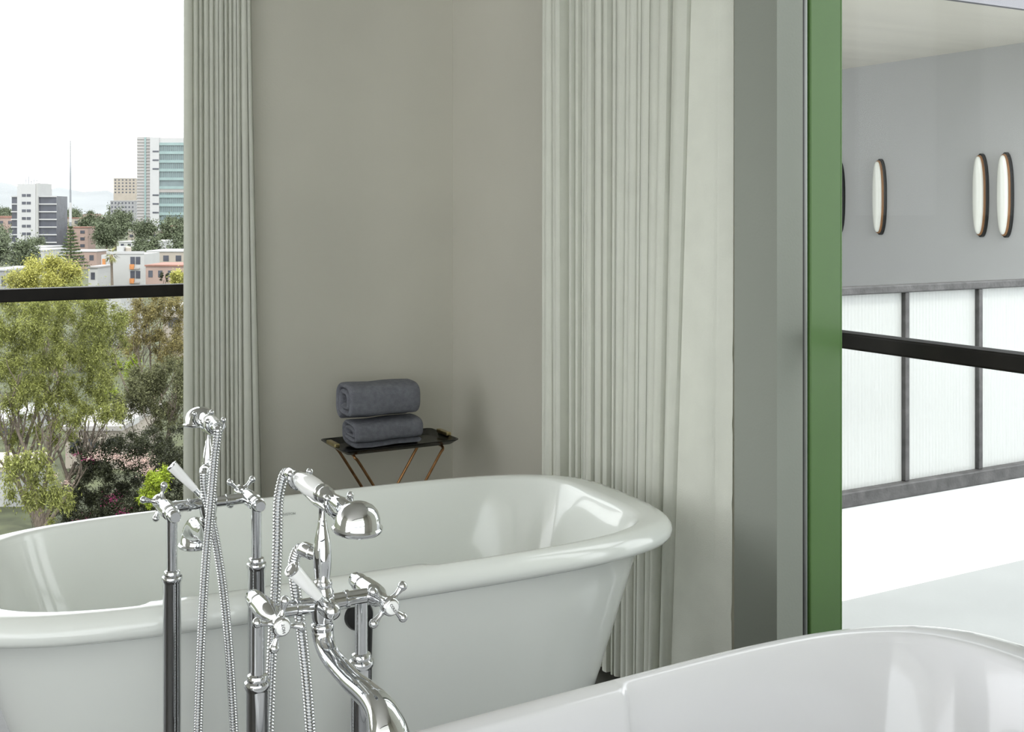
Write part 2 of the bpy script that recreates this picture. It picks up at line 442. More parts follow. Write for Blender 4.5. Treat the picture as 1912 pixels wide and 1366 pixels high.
def text_mesh(name, s, size, m, parent, mtx, ext=.0002, spacing=1.0):
    cu = bpy.data.curves.new(name, 'FONT'); cu.body = s; cu.size = size; cu.align_x = 'CENTER'; cu.align_y = 'CENTER'; cu.extrude = ext; cu.space_character = spacing
    tmp = bpy.data.objects.new(name + '_tmp', cu); COL.objects.link(tmp)
    dg = bpy.context.evaluated_depsgraph_get()
    me = bpy.data.meshes.new_from_object(tmp.evaluated_get(dg))
    bpy.data.objects.remove(tmp)
    me.materials.clear(); me.materials.append(m); me.name = name
    o = bpy.data.objects.new(name, me); COL.objects.link(o); o.parent = parent
    o.matrix_local = mtx
    return o
# faint lettering inside the far wall of the reflected tub copy (local y is mirrored there)
text_mesh('lettering', 'ELLINGTON', .0085, M['grey_ink'], tub_reflection,
          Matrix.Translation((-.012, -.3185, .578)) @ Matrix.Scale(-1, 4, (0, 1, 0)) @ Euler((math.radians(90 - 8), 0, 0)).to_matrix().to_4x4(), .0004, 1.05)

# ------------------------------------------------------------------ bath mixer on two standpipes
def make_tap():
    B = Vector((.524, 1.51, 0))
    t = thing('bath_mixer', '', 'tap', B)
    ch, po = M['chrome'], M['porcelain']
    def L(x, y, z): return Vector((x, y, z)) - B
    ZV = .808
    for i, (x, rot, word, wrot) in enumerate(((.449, math.radians(14), 'HOT', 97), (.599, math.radians(44), 'COLD', -58))):
        mb = MB()
        mb.lathe([(.001, 0), (.034, 0), (.034, .004), (.024, .010), (.0158, .016), (.0155, .03), (.0155, .689), (.0165, .691), (.0178, .694), (.0180, .697), (.0172, .700), (.0142, .702), (.0145, .705), (.0132, .709), (.0092, .711), (.009, .72), (.009, ZV-.012), (.0100, ZV)], L(x, 1.51, 0), (0, 0, 1), 28)
        mb.build('standpipe', ch, t)
        mb = MB()
        mb.lathe([(.001, -.026), (.0085, -.026), (.0105, -.023), (.0110, -.010), (.0125, -.009), (.0125, .004), (.0112, .005), (.0112, .012), (.0140, .014), (.0145, .030), (.0150, .045), (.0140, .060), (.0110, .068), (.0095, .074), (.0088, .080), (.0085, .088), (.0095, .092), (.001, .0921)], L(x, 1.51, ZV), (0, -1, 0), 24)
        v = mb.build('valve', ch, t)
        # cross handle
        hy = 1.51 - .098
        mb = MB()
        mb.lathe([(.001, -.010), (.0085, -.010), (.0100, -.006), (.0115, -.002), (.0125, .003), (.0128, .007), (.0122, .010), (.0105, .012), (.0092, .0125), (.001, .0126)], L(x, hy, ZV), (0, -1, 0), 28)
        for k in range(4):
            a = rot + k * math.pi / 2
            d = Vector((math.sin(a), 0, math.cos(a)))
            c = L(x, hy + .001, ZV)
            mb.tube([c + d*.008, c + d*.014, c + d*.0175, c + d*.022, c + d*.0255], [.0062, .0040, .0034, .0042, .0050], 12)
            e = c + d * .0300
            mb.ball(e, .0066, 16, 10)
        h = mb.build('cross_handle', ch, t, ang=40)
        cap = MB().lathe([(.001, .010), (.0090, .0125), (.0092, .0134), (.0085, .0148), (.006, .0156), (.001, .0160)], L(x, hy, ZV), (0, -1, 0), 28).build('porcelain_cap', po, h)
        cap['label'] = 'white porcelain cap marked ' + word
        mtx = Matrix.Translation(L(x, hy - .0163, ZV)) @ Euler((math.radians(90), 0, 0)).to_matrix().to_4x4() @ Matrix.Rotation(math.radians(wrot), 4, 'Z')
        text_mesh('lettering', word, .0058 if word == 'HOT' else .0052, M['ink'], h, mtx, .0002)
    # crossbar
    mb = MB()
    mb.tube([L(.449, 1.462, ZV), L(.480, 1.462, ZV), L(.488, 1.462, ZV)], [.0100, .0100, .0100], 18)
    mb.tube([L(.486, 1.462, ZV), L(.487, 1.462, ZV), L(.492, 1.462, ZV), L(.493, 1.462, ZV)], [.010, .0118, .0118, .0100], 18)
    mb.tube([L(.490, 1.462, ZV), L(.558, 1.462, ZV)], .0100, 18)
    mb.tube([L(.555, 1.462, ZV), L(.556, 1.462, ZV), L(.561, 1.462, ZV), L(.562, 1.462, ZV)], [.010, .0118, .0118, .0100], 18)
    mb.tube([L(.560, 1.462, ZV), L(.599, 1.462, ZV)], .0100, 18)
    mb.build('crossbar', ch, t)
    # central body, diverter stub and domed front
    mb = MB()
    mb.lathe([(.001, -.030), (.0100, -.030), (.0125, -.026), (.0150, -.018), (.0165, -.006), (.0165, .006), (.0150, .016), (.0125, .022), (.0135, .026), (.0125, .030), (.001, .031)], L(.524, 1.462, ZV), (0, 0, 1), 28)
    mb.lathe([(.0105, .0), (.0105, .014), (.0125, .016), (.0125, .034), (.0118, .038), (.0095, .0435), (.005, .0465), (.001, .0472)], L(.524, 1.462, ZV), (0, -1, 0), 28)
    mb.build('body', ch, t)
    # lever
    p0, p1 = L(.5165, 1.435, .8175), L(.4655, 1.420, .8765)
    d = (p1 - p0); ln = d.length; d.normalize()
    lv = MB().lathe([(.001, -.002), (.006, -.002), (.0065, .004), (.0052, .008), (.0060, .0115), (.0060, .014), (.001, .0141)], p0, d, 20).build('lever', ch, t)
    MB().lathe([(.001, .0135), (.0062, .0135), (.0066, .02), (.0083, ln*.55), (.0101, ln*.93), (.001, ln*.931)], p0, d, 24).build('porcelain_grip', po, lv)['label'] = 'white porcelain grip'
    MB().lathe([(.001, ln*.925), (.0103, ln*.925), (.0108, ln*.945), (.0103, ln*.965), (.0078, ln*.975), (.0066, ln*.965), (.003, ln*.970), (.001, ln*.975)], p0, d, 24).build('end_ring', ch, lv)
    # shower column and cradle
    mb = MB()
    mb.lathe([(.0125, .832), (.0130, .836), (.0105, .840), (.0100, .842), (.0120, .856), (.0126, .868), (.0122, .880), (.0105, .894), (.0080, .906), (.0058, .916), (.0056, .919), (.0052, .920), (.0050, .925), (.0052, .948), (.0066, .953), (.001, .954)], L(.524, 1.462, 0), (0, 0, 1), 24)
    mb.build('shower_column', ch, t)
    mb = MB()
    z0 = .9465
    path = smoothpath([L(.519, 1.548, z0+.013), L(.519, 1.535, z0+.002), L(.521, 1.510, z0-.004), L(.523, 1.485, z0-.008), L(.524, 1.462, z0-.006), L(.5255, 1.440, z0-.009), L(.527, 1.420, z0-.014), L(.5285, 1.405, z0-.011)], 5)
    mb.tube(path, [.0040 + .0022 * math.exp(-((i/len(path)-.55)/.12)**2) for i in range(len(path))], 12)
    for (cx, cy, cz, rr) in ((.518, 1.537, z0+.0165, .0155), (.528, 1.410, z0+.0085, .0175)):
        pts = [L(cx + rr*math.sin(a), cy, cz - rr*math.cos(a)) for a in np.linspace(-2.0, 2.0, 17)]
        mb.tube(pts, .0032, 10)
        mb.ball(pts[0], .0050, 12, 8); mb.ball(pts[-1], .0050, 12, 8)
    mb.build('cradle', ch, t)
    # hand shower
    hs_root = MB()
    a0, a1 = L(.5135, 1.566, .9630), L(.5335, 1.385, .9500)
    ax = (a1 - a0).normalized()
    hs_root.lathe([(.001, -.002), (.0085, -.002), (.0092, .002), (.0092, .018), (.0100, .020), (.0100, .024), (.0085, .026), (.008, .030), (.0075, .090), (.0085, .098), (.0125, .100), (.0130, .104), (.0110, .108), (.0125, .112), (.0118, .117), (.0090, .122), (.0085, .138), (.0095, .150), (.0108, .163), (.0100, .178), (.001, .182)], a0, ax, 24)
    hs = hs_root.build('hand_shower', ch, t, ang=40)
    dome_c = L(.5345, 1.361, .9325)
    n_ax = Vector((.03, -.10, 1)).normalized()
    MB().lathe([(.001, -.0045), (.025, -.0045), (.0305, -.004), (.0325, -.0015), (.0325, .0012), (.0300, .0035), (.0296, .007), (.0280, .0150), (.0247, .0222), (.0195, .0277), (.0125, .0315), (.006, .0332), (.001, .0335)], dome_c, n_ax, 36).build('shower_head', ch, hs, ang=40)
    MB().lathe([(.001, .025), (.0085, .025), (.0098, .030), (.0128, .045), (.0142, .062), (.0138, .078), (.0120, .092), (.0100, .100), (.001, .101)], a0, ax, 28).build('porcelain_grip', po, hs)['label'] = 'white porcelain grip'
    # spout
    sp = smoothpath([L(.524, 1.462, .790), L(.524, 1.462, .772), L(.5245, 1.455, .757), L(.526, 1.436, .745), L(.529, 1.405, .738), L(.533, 1.370, .732), L(.538, 1.335, .729), L(.5425, 1.305, .722), L(.5445, 1.290, .706), L(.5450, 1.287, .688)], 6)
    k = len(sp)
    rad = [interp([0, .06, .12, .2, .33, .5, .68, .8, .9, 1], [.0125, .0125, .0150, .0140, .0135, .0155, .0200, .0245, .0300, .0325], i/(k-1)) for i in range(k)]
    flt = [interp([0, .3, .7, .9, 1], [1, 1, .80, .80, .9], i/(k-1)) for i in range(k)]
    mb = MB().tube(sp, rad, 24, True, flt)
    mb.lathe([(.0125, .783), (.0152, .781), (.0158, .777), (.0150, .772), (.0135, .770)], L(.524, 1.462, 0), (0, 0, 1), 28)
    s_o = mb.build('spout', ch, t, ang=50)
    MB().lathe([(.0330, .0), (.0348, -.002), (.0348, -.006), (.0320, -.008), (.022, -.004), (.001, -.002)], sp[-1], (0, 0, 1), 32).build('spout_lip', ch, s_o)
    hp = sp[int(k*.66)] + Vector((.002, 0, rad[int(k*.66)]*flt[int(k*.66)] - .0004))
    MB().lathe([(.0001, 0), (.0026, 0), (.0026, .0006), (.0001, .0006)], hp, (0, -.12, 1), 14).build('vent_hole', M['black_plastic'], s_o)
    # hose outlet and hose
    o0 = L(.520, 1.468, .872); od = Vector((-.35, .93, .06)).normalized()
    MB().lathe([(.0085, 0), (.0085, .012), (.0100, .013), (.0104, .030), (.0088, .033), (.001, .034)], o0, od, 22).build('hose_outlet', ch, t)
    hp0 = o0 + od * .030
    tail = a0 - ax * .001
    path = smoothpath([tail, tail - ax*.014 + Vector((-.001, 0, -.004)), L(.507, 1.588, .942), L(.503, 1.589, .915), L(.500, 1.583, .86), L(.496, 1.578, .80), L(.490, 1.575, .72), L(.484, 1.573, .60), L(.479, 1.572, .45), L(.478, 1.570, .30), L(.483, 1.566, .17), L(.500, 1.562, .10), L(.520, 1.56, .085), L(.540, 1.558, .10), L(.552, 1.555, .18), L(.551, 1.552, .32), L(.545, 1.550, .46), L(.538, 1.547, .58), L(.529, 1.543, .68), L(.518, 1.536, .76), L(.507, 1.528, .82), L(.503, 1.520, .850), hp0 + od*.012 + Vector((0, 0, -.004)), hp0], 8)
    # resample to even rings with ribs
    pts = [Vector(p) for p in path]
    cum = [0]
    for a, b in zip(pts[:-1], pts[1:]): cum.append(cum[-1] + (b - a).length)
    Ltot = cum[-1]; n = int(Ltot / .0016)
    ss = np.linspace(0, Ltot, n)
    P3 = np.array([tuple(p) for p in pts])
    q = np.stack([np.interp(ss, cum, P3[:, i]) for i in range(3)], 1)
    MB().tube([Vector(p) for p in q], [.0068 + (.0010 if i % 3 else -.0012) for i in range(n)], 12).build('hose', M['hose'], t, ang=80)['label'] = 'ribbed steel shower hose'
    return t
tap = make_tap()
tap['label'] = 'nearer chrome bath tap with porcelain HOT and COLD caps and large spout'
tap_reflection = copy_tree(tap)  # stands in for the tap's reflection as a flipped solid copy
tap_reflection.location.y = my(1.51); tap_reflection.scale = (1, -1, 1)
tap_reflection['label'] = 'mirrored copy of the chrome bath tap standing left, seen from behind against the mirrored tub'
tap['group'] = tap_reflection['group'] = 'chrome bath taps on standpipes'

# ------------------------------------------------------------------ curtains
def curtain(name, label, top, bot, amps, place, z0, z1, m, seed=1, rows=110, creases=(), panel=False):
    """top / bot: positions of the grooves between the pressed pleats along the track; place(u, d) -> (x, y)"""
    rnd = random.Random(seed)
    N = len(top)
    ph = [rnd.uniform(0, 6.3) for _ in range(N)]
    tilt = [rnd.uniform(-.30, .34) for _ in range(N)]
    lift = [rnd.uniform(.78, 1.0) for _ in range(N)]
    SS = (0, .08, .2, .35, .5, .65, .76, .82, .86, .90, .94)
    def face(i, s, t):
        return amps[i] * (lift[i] + tilt[i] * (s - .4) * (1 + .3*math.sin(2*t + ph[i])) + .13 * math.sin(math.pi * min(1, s / .85)) - .13)
    rs = []
    for r in range(rows + 1):
        t = r / rows
        z = lerp(z1, z0, t)
        row = []
        us = [lerp(a, b, t ** 1.3) + 0.0009 * math.sin(2.0*t + p) for a, b, p in zip(top, bot, ph)]
        for i in range(N - 1):
            w = us[i+1] - us[i]
            if panel and i == N - 2:                       # the loose flat end of the curtain, seamed near its edge
                for j in range(49):
                    s = j / 48
                    d = amps[i] * (.75 + .22*math.sin(2.6*s + .4 + .8*t) + .06*math.sin(9*s + 3*t + 1) - .25*s)
                    for (s0, zc, sl, wd, am_) in creases:
                        q = (z - zc - sl*(s - s0)) / wd
                        d += am_ * math.exp(-q*q - ((s - s0)/.28)**2)
                    d -= .0018 * math.exp(-((s - .72)/.012)**2)
                    row.append((*place(us[i] + w*s, d), z))
                continue
            for s in SS:
                if s <= .82: d = face(i, s, t)
                else:
                    k = (s - .82) / .18
                    a_, b_ = face(i, .82, t), face(i + 1, 0, t) if i + 2 < N - (1 if panel else 0) else face(i, .4, t)
                    k2 = min(1, k / .3) if k < .5 else min(1, (1 - k) / .35)
                    d = lerp(a_ if k < .5 else b_, amps[i] * .12, k2)
                row.append((*place(us[i] + w * s, d), z))
        if not panel: row.append((*place(us[-1], amps[-1] * .6), z))
        rs.append(row)
    o = MB().rings(rs, False, False, False).build(name, m, None, ang=48)
    return tag(o, label, 'curtain')

def yofx(px, X): a, b = ray(px); return X * b / a
def xofy(px, Y): a, b = ray(px); return Y * a / b
# right-hand curtain hanging along the side wall
CXR = 1.85
tp = [1016, 1024, 1033, 1042, 1054, 1067, 1077, 1087, 1096, 1105, 1119, 1132, 1148, 1160, 1175, 1183, 1194, 1206, 1224, 1249, 1268, 1288, 1318]
bt = [1014, 1022, 1036, 1046, 1056, 1066, 1078, 1085, 1091, 1099, 1118, 1130, 1146, 1152, 1161, 1172, 1183, 1192, 1207, 1222, 1235, 1248, 1264]
pos_t = [yofx(p, CXR) for p in tp] + [yofx(1368, CXR)]
pos_b = [yofx(p, CXR) for p in bt] + [yofx(1361, CXR)]
am = []
for a, b in zip(pos_t[:-1], pos_t[1:]): am.append(min(.075, .022 + abs(b - a) * .8))
am[4] = .015; am[18] = .05; am[-1] = .06
curtain('curtain', 'long grey green pleated curtain hanging beside the head end of the tub, right', pos_t, pos_b, am,
        lambda u, d: (CXR + .03 - d, u), .012, CZ, M['curtain'], 3, panel=True,
        creases=((.75, .36, -.10, .012, .007), (.8, .62, -.09, .010, .006), (.6, .25, .12, .02, .006), (.82, .80, .06, .012, .004), (.55, .50, -.16, .012, .005), (.85, 1.0, -.05, .015, .004)))
cr2 = bpy.data.objects['curtain'].copy(); COL.objects.link(cr2); cr2.location.y = 2*MY; cr2.scale = (1, -1, 1)
tag(cr2, 'grey green pleated curtain on the near side, just outside the right edge of the view', 'curtain')
# left-hand curtain beside the window
CYL = 4.06
tp = [340, 361, 371, 381, 390, 399, 407, 418, 428, 434, 441, 450, 458, 466]
bt = [340, 364, 374, 384, 396, 404, 413, 425, 433, 441, 449, 459, 478, 493]
pos_t = [xofy(p, CYL) for p in tp]; pos_b = [xofy(p, CYL) for p in bt]
am = [min(.06, .02 + (b - a) * 1.0) for a, b in zip(pos_t[:-1], pos_t[1:])]
curtain('curtain', 'narrow gathered grey beige curtain beside the window with the city view, left', pos_t, pos_b, am,
        lambda u, d: (u, CYL + .03 - d), .012, CZ, M['curtain'], 8)

# ------------------------------------------------------------------ tray table with towels
TZ = H - .86
ty0, ty1, tx0, tx1 = 3.785, 4.045, 1.438, 1.895
tcx, tcy = (tx0+tx1)/2, (ty0+ty1)/2
tt = thing('tray_table', 'small folding tray table with copper legs carrying two towels in the corner', 'table', (tcx, tcy, 0))
hw, hd = (tx1-tx0)/2, (ty1-ty0)/2
def rrect(hw, hd, r, z, n=6):
    out = []
    for cx, cy, a0 in ((hw-r, hd-r, 0), (-hw+r, hd-r, 90), (-hw+r, -hd+r, 180), (hw-r, -hd+r, 270)):
        for k in range(n + 1):
            a = math.radians(a0 + 90 * k / n)
            out.append((cx + r*math.cos(a), cy + r*math.sin(a), z))
    return out
rs = [rrect(hw-.03, hd-.03, .012, TZ-.006), rrect(hw-.022, hd-.022, .016, TZ-.004), rrect(hw, hd, .022, TZ+.013), rrect(hw, hd, .022, TZ+.0155), rrect(hw-.004, hd-.004, .02, TZ+.0155), rrect(hw-.026, hd-.026, .014, TZ+.001), rrect(hw-.034, hd-.034, .010, TZ)]
MB().rings(rs).build('tray', M['tray'], tt, ang=30)['label'] = 'shallow black lacquered tray'
for s in (-1, 1):
    x = s * (hw - .006)
    hb = bevel(MB().box((x-.010, -.045, TZ+.013), (x+.010, .045, TZ+.027)).build('handle', M['brass'], tt, smooth=False), .003)
    hb['label'] = 'brass tray handle'
def leg(p):
    MB().tube(smoothpath(p, 5), .0052, 10).build('leg', M['copper'], tt)
zt = TZ - .011
for s in (-1, 1):        # two crossing U shaped rods: each is a top bar with a bend into a slanting leg at either end
    xt, xb = s * (hw - .055), -s * .115
    for yy in (-1, 1):
        y_ = yy * (hd - .035) - s * .006
        leg([(xt, 0, zt), (xt, y_*.55, zt), (xt, y_*.86, zt-.002), (xt - s*.003, y_*.985, zt-.012), (lerp(xt, xb, .07), y_, zt-.034), (lerp(xt, xb, .5), y_, zt*.5), (xb, y_, .004)])

def make_towel(A, B, sp, th, Lh, turns, rot, seed):
    rnd = random.Random(seed)
    n = int(turns * 56)
    ph = [rnd.uniform(0, 6.28) for _ in range(6)]
    def cur(th_, off, wob):
        k = th_ / (2 * math.pi)
        a, b = A - sp * k - off, B - sp * k * .82 - off
        a, b = max(a, .006), max(b, .003)
        c, s = math.cos(th_ + rot), math.sin(th_ + rot)
        e = .62
        return (a * math.copysign(abs(c)**e, c), b * math.copysign(abs(s)**e, s) + .0015*wob)
    xs = [-Lh, -Lh+.004, -Lh+.010, -Lh*.8, -Lh*.5, -Lh*.2, Lh*.2, Lh*.5, Lh*.8, Lh-.010, Lh-.004, Lh]
    rings = []
    for i, x in enumerate(xs):
        e = {0: .42, 1: .17, 2: 0.03}.get(min(i, len(xs)-1-i), 0)
        w = math.sin(9*x + ph[0]); sk = .004 * math.sin(6*x + ph[1])
        po = [cur(2*math.pi*turns*j/n, th*e, w) for j in range(n + 1)]
        pi_ = [cur(2*math.pi*turns*j/n, th*(1-e), w) for j in range(n + 1)]
        lp = po + pi_[::-1]
        rings.append([(x + .004*math.sin(7*y_ + ph[2]), y_ + sk, z_ + .0016*math.sin(40*x + ph[3])) for y_, z_ in lp])
    mb = MB().rings(rings, True, False, False)
    n2 = 2 * (n + 1)
    for base, flip in ((len(mb.v) - n2, False), (0, True)):
        for j in range(n):
            f = (base + j, base + j + 1, base + n2 - 2 - j, base + n2 - 1 - j)
            mb.f.append(f[::-1] if flip else f)
    return mb
t1 = make_towel(.088, .052, .0215, .0165, .136, 2.6, math.radians(-115), 2).build('rolled_towel', M['towel'], ang=80)
tag(t1, 'lower rolled dark grey towel lying on the black tray', 'towel', 'rolled towels on the tray table')
zr = [v.co.z for v in t1.data.vertices]; t1.location = (1.640, 3.918, TZ + .001 - min(zr)); top1 = TZ + .001 - min(zr) + max(zr)
t2 = make_towel(.092, .074, .0270, .0200, .139, 2.05, math.radians(-70), 5).build('rolled_towel', M['towel'], ang=80)
tag(t2, 'upper rolled grey towel lying on top of the other towel', 'towel', 'rolled towels on the tray table')
t2.location = (1.628, 3.922, top1 - .003 - min(v.co.z for v in t2.data.vertices))

# ------------------------------------------------------------------ the view from the far window: garden and city
GZ = H - 14.0
RZ = -YAW
def D(px, depth, z=GZ):
    a, b = ray(px); return Vector((a * depth, b * depth, z))
def zat(py, depth): return H - (py - CY) * depth / F
def dground(py): return 14.0 * F / (py - CY)

struct(MB().box((-4000, 12.5, GZ-1), (6000, 9000, GZ)).build('ground', M['grass'], smooth=False))
# hills at the horizon
mb = MB(); rs = []
pr = []
rnd = random.Random(4)
for i in range(61):
    px = -700 + i * 45
    hgt = 50 + 14*math.sin(i*.55) + 9*math.sin(i*1.35+1) + 6*math.sin(i*2.9)
    pr.append((px, hgt))
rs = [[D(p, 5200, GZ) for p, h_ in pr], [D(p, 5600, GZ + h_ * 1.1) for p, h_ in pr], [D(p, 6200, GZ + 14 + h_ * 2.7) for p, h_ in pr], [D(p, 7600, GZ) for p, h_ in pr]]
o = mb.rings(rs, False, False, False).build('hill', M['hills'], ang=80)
tag(o, 'long pale haze coloured hills along the horizon behind the city', 'hill')

rng = np.random.default_rng(11)
def leaf_cloud(centers, radii, n, size, mode='leaf', seed=0, droop=0.0, fill=.55):
    """n thin leaves scattered through ellipsoid clumps; returns verts, faces as arrays (each leaf is a folded quad pair)"""
    r = np.random.default_rng(seed)
    centers, radii = np.array(centers, float), np.array(radii, float)
    vol = np.prod(radii, 1) ** (2/3); idx = r.choice(len(centers), n, p=vol/vol.sum())
    d = r.normal(size=(n, 3)); d /= np.linalg.norm(d, axis=1)[:, None]
    rad = np.minimum(np.abs(r.normal(fill * .9, .42, n)), 1.5)
    p = centers[idx] + d * radii[idx] * rad[:, None]
    ax = d * .6 + r.normal(size=(n, 3)) * .6; ax[:, 2] -= droop
    ax /= np.linalg.norm(ax, axis=1)[:, None]
    sd = np.cross(ax, r.normal(size=(n, 3))); sd /= np.linalg.norm(sd, axis=1)[:, None]
    L = size[0] * r.uniform(.6, 1.3, n)[:, None]; W = size[1] * r.uniform(.6, 1.3, n)[:, None]
    up = np.cross(ax, sd)
    a = p - ax * L * .5; c = p + ax * L * .5
    b = p + sd * W * .5 + up * W * .15; e = p - sd * W * .5 + up * W * .15
    return np.stack([a, b, c, e], 1).reshape(-1, 3)
def leaf_obj(name, verts, m, parent, kind='stuff'):
    n = len(verts) // 4
    me = bpy.data.meshes.new(name)
    me.vertices.add(len(verts)); me.vertices.foreach_set('co', verts.astype(np.float32).ravel())
    me.loops.add(4*n); me.loops.foreach_set('vertex_index', np.arange(4*n, dtype=np.int32))
    me.polygons.add(n); me.polygons.foreach_set('loop_start', np.arange(0, 4*n, 4, dtype=np.int32)); 
    me.update(calc_edges=True); me.materials.append(m)
    o = bpy.data.objects.new(name, me); COL.objects.link(o); o.parent = parent
    if kind: o['kind'] = kind
    return o
def clumps(c, rad, n, cr_, seed, flat=1.0):
    n = int(n * 1.5)
    """clump centres on and inside an ellipsoid crown (local coords)"""
    r = np.random.default_rng(seed); out = []; rr = []
    for _ in range(n):
        d = r.normal(size=3); d /= np.linalg.norm(d)
        k = r.uniform(.35, .92)
        out.append((c[0] + d[0]*rad[0]*k, c[1] + d[1]*rad[1]*k, c[2] + d[2]*rad[2]*k))
        s = cr_ * r.uniform(.7, 1.35); rr.append((s, s, s * flat))
    return out, rr
def branches(mb, p, d, ln, r0, depth, rnd, up=.25):
    q = [Vector(p)]; dd = Vector(d).normalized()
    for i in range(4):
        dd = (dd + Vector((rnd.uniform(-.22, .22), rnd.uniform(-.22, .22), up*.4))).normalized()
        q.append(q[-1] + dd * ln / 4)
    mb.tube(q, [r0 * (1 - .13*i) for i in range(5)], 7)
    if depth > 0:
        for k in range(rnd.choice((2, 3))):
            i = rnd.choice((2, 3, 4))
            nd = (dd + Vector((rnd.uniform(-.8, .8), rnd.uniform(-.8, .8), rnd.uniform(-.1, .6)))).normalized()
            branches(mb, q[i], nd, ln * rnd.uniform(.55, .8), r0 * .55, depth - 1, rnd, up)

def tree(name, label, cat, px, depth, base_y, crowns, m, n, size, stems, seed, group=None, droop=.3, zbase=None, fill=.35):
    """crowns: list of (px, py, rx_px, ry_px, n_clumps, clump_px)"""
    zb = GZ if zbase is None else zbase
    t = thing(name, label, cat, D(px, depth, zb), RZ, group)
    s = depth / F
    cs, rr = [], []
    for i, (cx, cy, rx, ry, nc, cr_) in enumerate(crowns):
        a, b = clumps(((cx - px)*s, 0, zat(cy, depth) - zb), (rx*s, (rx*.6 + ry*.4)*s, ry*s), nc, cr_*s, seed*13 + i, 1.0 + .5 * droop)
        cs += a; rr += b
    leaf_obj('foliage', leaf_cloud(cs, rr, n, size, 'leaf', seed, droop, fill), m, t)
    rnd = random.Random(seed)
    if stems:
        mb = MB()
        for (dx, dz, ln, r0, dep) in stems:
            branches(mb, (dx*.1*s*10, 0, 0), (dx, rnd.uniform(-.3, .3), dz), ln, r0, dep, rnd)
        mb.build('trunk', M['bark'], t, ang=60)
    return t

tree('willow_tree', 'large loose olive green tree with several grey stems, left behind the tub', 'tree', 75, 50, 960,
     [(40, 590, 80, 60, 20, 18), (150, 575, 65, 50, 18, 17), (210, 610, 40, 50, 10, 16), (20, 660, 60, 70, 16, 18), (110, 650, 90, 70, 26, 18), (190, 680, 50, 55, 14, 17), (60, 730, 90, 50, 20, 17), (150, 740, 65, 45, 16, 17), (20, 800, 60, 40, 10, 15), (110, 800, 60, 35, 8, 14), (205, 760, 35, 40, 8, 15)],
     M['leaf_olive'], 105000, (.13, .036), [(-.9, 1.3, 3.0, .13, 3), (-.55, 1.4, 3.2, .15, 3), (-.2, 1.5, 3.6, .17, 3), (.05, 1.5, 3.4, .16, 3), (.35, 1.4, 3.2, .16, 3), (.7, 1.3, 3.2, .15, 3), (1.1, 1.2, 2.8, .12, 3)], 1, droop=.6)
tree('back_tree', 'dense mid green tree standing behind the large loose tree', 'tree', 150, 100, 900,
     [(120, 620, 90, 50, 18, 22), (200, 640, 60, 60, 16, 22), (60, 690, 80, 50, 16, 22), (170, 720, 70, 50, 16, 22)], M['leaf_grey'], 26000, (.22, .09), [(0, 1.3, 4, .2, 2)], 14)
tree('weeping_shrub', 'drooping olive shrub at the foot of the large loose tree', 'shrub', 75, 46, 960,
     [(60, 900, 70, 55, 14, 18), (110, 940, 40, 40, 8, 15), (40, 860, 40, 30, 6, 15)], M['leaf_olive'], 8000, (.15, .05), [(-.5, 1, 1.0, .04, 2), (.5, 1, 1.0, .04, 2)], 2, droop=.9)
tree('yellow_tree', 'rounded yellow green tree crown just above the black rail, left', 'tree', 95, 80, 900,
     [(50, 520, 38, 30, 8, 16), (115, 510, 48, 36, 14, 17), (95, 545, 70, 30, 14, 16)], M['leaf_yellow'], 40000, (.17, .08), [(-.3, 1.2, 3.0, .16, 2), (.3, 1.2, 3.0, .16, 2)], 3)
tree('bronze_tree', 'bronze green open tree right of the big loose one, just under the rail', 'tree', 285, 75, 900,
     [(260, 590, 40, 45, 14, 14), (310, 580, 45, 45, 16, 14), (350, 590, 40, 60, 12, 15), (250, 640, 35, 35, 10, 13), (305, 650, 45, 45, 14, 14), (350, 660, 40, 50, 10, 15)],
     M['leaf_brown'], 36000, (.14, .05), [(-.6, 1.3, 3.8, .13, 3), (-.1, 1.4, 4.0, .13, 3), (.3, 1.5, 4.0, .13, 3), (.7, 1.3, 3.6, .13, 3)], 4)
tree('grey_tree', 'grey green bushy tree under the bronze tree beside the curtain', 'tree', 285, 56, 900,
     [(270, 720, 50, 45, 18, 16), (320, 700, 45, 50, 16, 16), (235, 765, 35, 30, 8, 14), (290, 775, 50, 35, 12, 15), (340, 760, 40, 60, 12, 16)],
     M['leaf_grey'], 38000, (.13, .05), [(-.5, 1.2, 2.6, .10, 3), (.1, 1.3, 2.8, .10, 3), (.5, 1.3, 2.6, .10, 3)], 5)
hd = tree('flowering_hedge', 'dark tangled hedge sprinkled with pink and magenta blossom', 'hedge', 230, 51, 970,
     [(165, 865, 60, 60, 30, 18), (235, 860, 75, 65, 36, 18), (300, 840, 60, 60, 30, 18), (160, 940, 60, 40, 20, 18), (250, 930, 90, 45, 32, 18), (335, 900, 45, 85, 26, 18), (200, 955, 70, 25, 16, 13), (125, 945, 40, 30, 10, 13), (290, 955, 50, 25, 12, 13)],
     M['leaf_dark'], 95000, (.10, .05), None, 6, droop=.1, fill=.1)
s_ = 51 / F
leaf_obj('blossom', leaf_cloud([((px-230)*s_, -1.6, zat(py, 51)-GZ) for px, py in ((290, 845), (265, 850), (300, 862), (205, 835), (152, 885), (128, 872), (240, 838))], [(.55, .5, .35)]*3 + [(.5, .4, .3), (.3, .3, .2), (.3, .3, .25), (.6, .4, .3)], 1500, (.06, .045), seed=7), M['petal'], hd)
leaf_obj('magenta_blossom', leaf_cloud([((px-230)*s_, -1.5, zat(py, 51)-GZ) for px, py in ((190, 843), (165, 835), (230, 915), (180, 960), (250, 940))], [(.35, .4, .15)]*2 + [(.5, .4, .4)]*3, 450, (.055, .045), seed=8), M['magenta'], hd)
